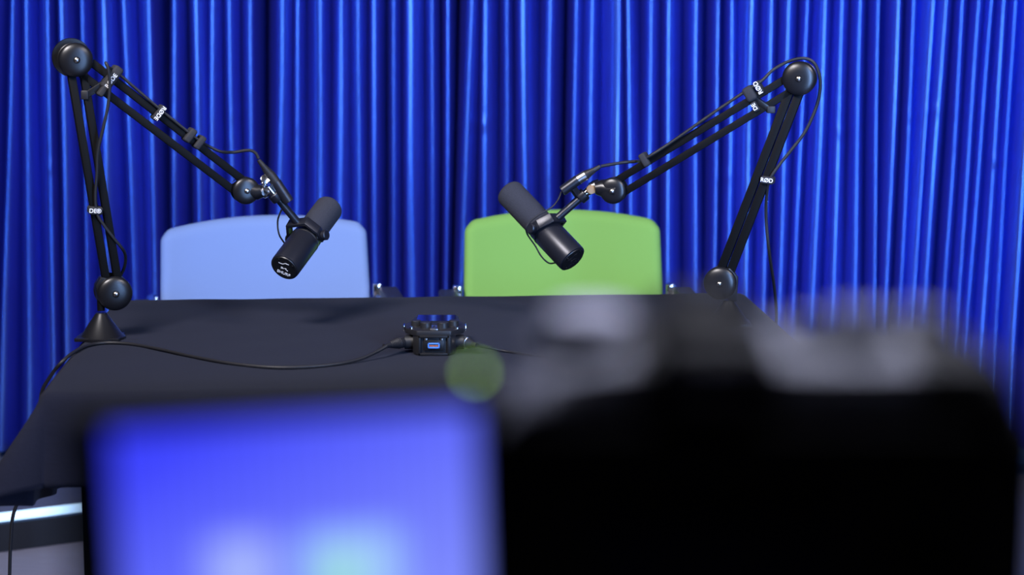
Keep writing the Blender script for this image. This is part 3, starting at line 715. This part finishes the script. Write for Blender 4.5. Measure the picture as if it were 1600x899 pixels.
# small side lug with the green status light
lp = P(742, 583, YC)
MB().tube([V((xl+0.010, YC+0.012, zt-0.006)), V((xl-0.004, YC+0.010, zt+0.002)), V((lp.x, YC+0.0045, lp.z))], [0.003, 0.0022, 0.0016], smooth=1).build('side_lug', M['cam'], cc)
MB().lathe([(-0.0008, 0.0008), (0.0, 0.0012), (0.0004, 0.0008)], lp, (0, -1, 0), 16).build('status_light', M['led'], cc)

# field monitor at the left of the camera
tl = P(172, 672, 0.585); tr = P(740, 636, 0.60)
mx = (tr-tl).normalized(); mn = V((0, -1, 0)); mz = mx.cross(V((0, 1, 0))).normalized()
if mz.z < 0: mz = -mz
# tilt the right edge slightly outward toward the bottom
MW = (tr-tl).length; MH = MW*0.60
my = mz.cross(mx)
if my.y < 0: my = -my
o0 = tl - mz*MH + mx*MW/2
mon = thing('field_monitor', 'small field monitor with a glowing blue picture, beside the foreground camera', 'monitor', o0)
bz = 0.0065
rotm = Matrix((mx, my, mx.cross(my))).transposed()
lb = 0.0135
MB().box(o0 + mz*MH/2 + my*0.011 - mx*(lb-bz)/2, (MW+bz+lb, 0.020, MH+2*bz), rotm, 0.003, 3).build('housing', M['black'], mon)
fb = MB()
for sx, wb in ((-1, lb), (1, bz)): fb.box(o0 + mx*sx*(MW/2+wb/2) + mz*MH/2 - my*0.001, (wb, 0.006, MH+2*bz), rotm, 0.001)
for k in (-bz/2, MH+bz/2): fb.box(o0 + mz*k - my*0.001, (MW, 0.006, bz), rotm, 0.001)
fb.build('bezel', M['black'], mon)
scr = bpy.data.meshes.new('screen')
vs_ = [(-MW/2, 0, 0), (MW/2, 0, 0), (MW/2, 0, MH), (-MW/2, 0, MH), (-MW/2, 0.0012, 0), (MW/2, 0.0012, 0), (MW/2, 0.0012, MH), (-MW/2, 0.0012, MH)]
scr.from_pydata(vs_, [], [(0, 1, 2, 3), (7, 6, 5, 4), (0, 4, 5, 1), (1, 5, 6, 2), (2, 6, 7, 3), (3, 7, 4, 0)])
sm = bpy.data.materials.new('monitor_picture'); sm.use_nodes = True; nt = sm.node_tree; nt.nodes.clear()
out = nt.nodes.new('ShaderNodeOutputMaterial'); em = nt.nodes.new('ShaderNodeEmission'); nt.links.new(em.outputs[0], out.inputs[0])
tcn = nt.nodes.new('ShaderNodeTexCoord'); sep = nt.nodes.new('ShaderNodeSeparateXYZ'); nt.links.new(tcn.outputs['Object'], sep.inputs[0])
def math_(op, a, b_=None, clamp=False):
    n = nt.nodes.new('ShaderNodeMath'); n.operation = op; n.use_clamp = clamp
    for i, v in enumerate((a, b_)):
        if v is None: continue
        if isinstance(v, (int, float)): n.inputs[i].default_value = v
        else: nt.links.new(v, n.inputs[i])
    return n.outputs[0]
U = math_('ADD', math_('DIVIDE', sep.outputs['X'], MW), 0.5); Vv = math_('DIVIDE', sep.outputs['Z'], MH)
def boxmask(x0, x1, y1, soft):
    a = math_('DIVIDE', math_('SUBTRACT', U, x0), soft, True); c = math_('DIVIDE', math_('SUBTRACT', x1, U), soft, True)
    d = math_('DIVIDE', math_('SUBTRACT', y1, Vv), soft, True)
    return math_('MULTIPLY', math_('MULTIPLY', a, c), d)
def mixc(f, c1_, c2_):
    n = nt.nodes.new('ShaderNodeMix'); n.data_type = 'RGBA'; nt.links.new(f, n.inputs[0])
    for i, v in ((6, c1_), (7, c2_)):
        if isinstance(v, tuple): n.inputs[i].default_value = (*v, 1)
        else: nt.links.new(v, n.inputs[i])
    return n.outputs[2]
# curtain in the picture: blue, paler towards the lower right; folds as fine stripes
g1 = math_('ADD', math_('MULTIPLY', U, 0.6), math_('MULTIPLY', math_('SUBTRACT', 1.0, Vv), 0.75))
c_ = mixc(math_('SUBTRACT', g1, 0.15, True), (0.045, 0.055, 1.0), (0.21, 0.26, 1.0))
wv = math_('ADD', math_('MULTIPLY', math_('SINE', math_('MULTIPLY', U, 150.0)), 0.12), 0.88)
c_ = mixc(boxmask(0.20, 0.47, 0.50, 0.09), c_, (0.38, 0.47, 1.0))
c_ = mixc(boxmask(0.455, 0.82, 0.50, 0.10), c_, (0.36, 0.60, 1.0))
c_ = mixc(boxmask(0.53, 0.68, 0.36, 0.06), c_, (0.32, 0.75, 0.65))
nt.links.new(c_, em.inputs[0]); nt.links.new(math_('MULTIPLY', wv, 1.12), em.inputs[1])
scr.materials.append(sm)
so = bpy.data.objects.new('screen', scr); COL.objects.link(so); so.parent = mon
mt = Matrix((mx, my, mz)).transposed().to_4x4(); mt.translation = o0 - my*0.0012
so.matrix_parent_inverse = world_of(mon).inverted(); so.matrix_basis = mt

# tripod carrying the camera, bracket carrying the monitor
tp = thing('tripod', 'black tripod below the foreground camera', 'tripod', (cx, YC+0.03, 0))
hz = zb_
MB().box((cx, YC+0.034, hz-0.0065), (0.07, 0.05, 0.012), None, 0.002).build('quick_release_plate', M['steel'], tp)
MB().lathe([(0, 0.03), (0.03, 0.032), (0.05, 0.022), (0.075, 0.026), (0.085, 0.02)], (cx, YC+0.034, hz-0.097), (0, 0, 1), 32).build('fluid_head', M['steel'], tp)
MB().lathe([(0, 0.014), (0.35, 0.014), (0.352, 0.035), (0.40, 0.035)], (cx, YC+0.034, hz-0.497), (0, 0, 1), 28).build('centre_column', M['steel'], tp)
hub = V((cx, YC+0.034, hz-0.13))
for k in range(3):
    a = R(90+120*k); dr = V((math.cos(a), math.sin(a), 0))
    f_ = hub + dr*0.40; f_.z = 0.012
    lg = MB().tube([hub + dr*0.03, hub.lerp(f_, 0.5)], 0.014, smooth=1).tube([hub.lerp(f_, 0.48), f_], 0.010, smooth=1).build('leg', M['steel'], tp)
    MB().lathe([(0, 0.016), (0.02, 0.012)], (f_.x, f_.y, 0), (0, 0, 1), 20).build('rubber_foot', M['rubber'], lg)
mb_ = MB()
low = o0 - mz*(bz) + my*0.011
mb_.bar(V((cx-0.03, YC+0.034, hz-0.009)), V((low.x, YC+0.034, hz-0.009)), 0.024, 0.006, bev=0.001)
mb_.tube([V((low.x, YC+0.034, hz-0.009)), V((low.x, low.y+0.004, low.z-0.03)), low + mz*0.001], 0.005, smooth=1)
mb_.build('monitor_bracket', M['steel'], tp)
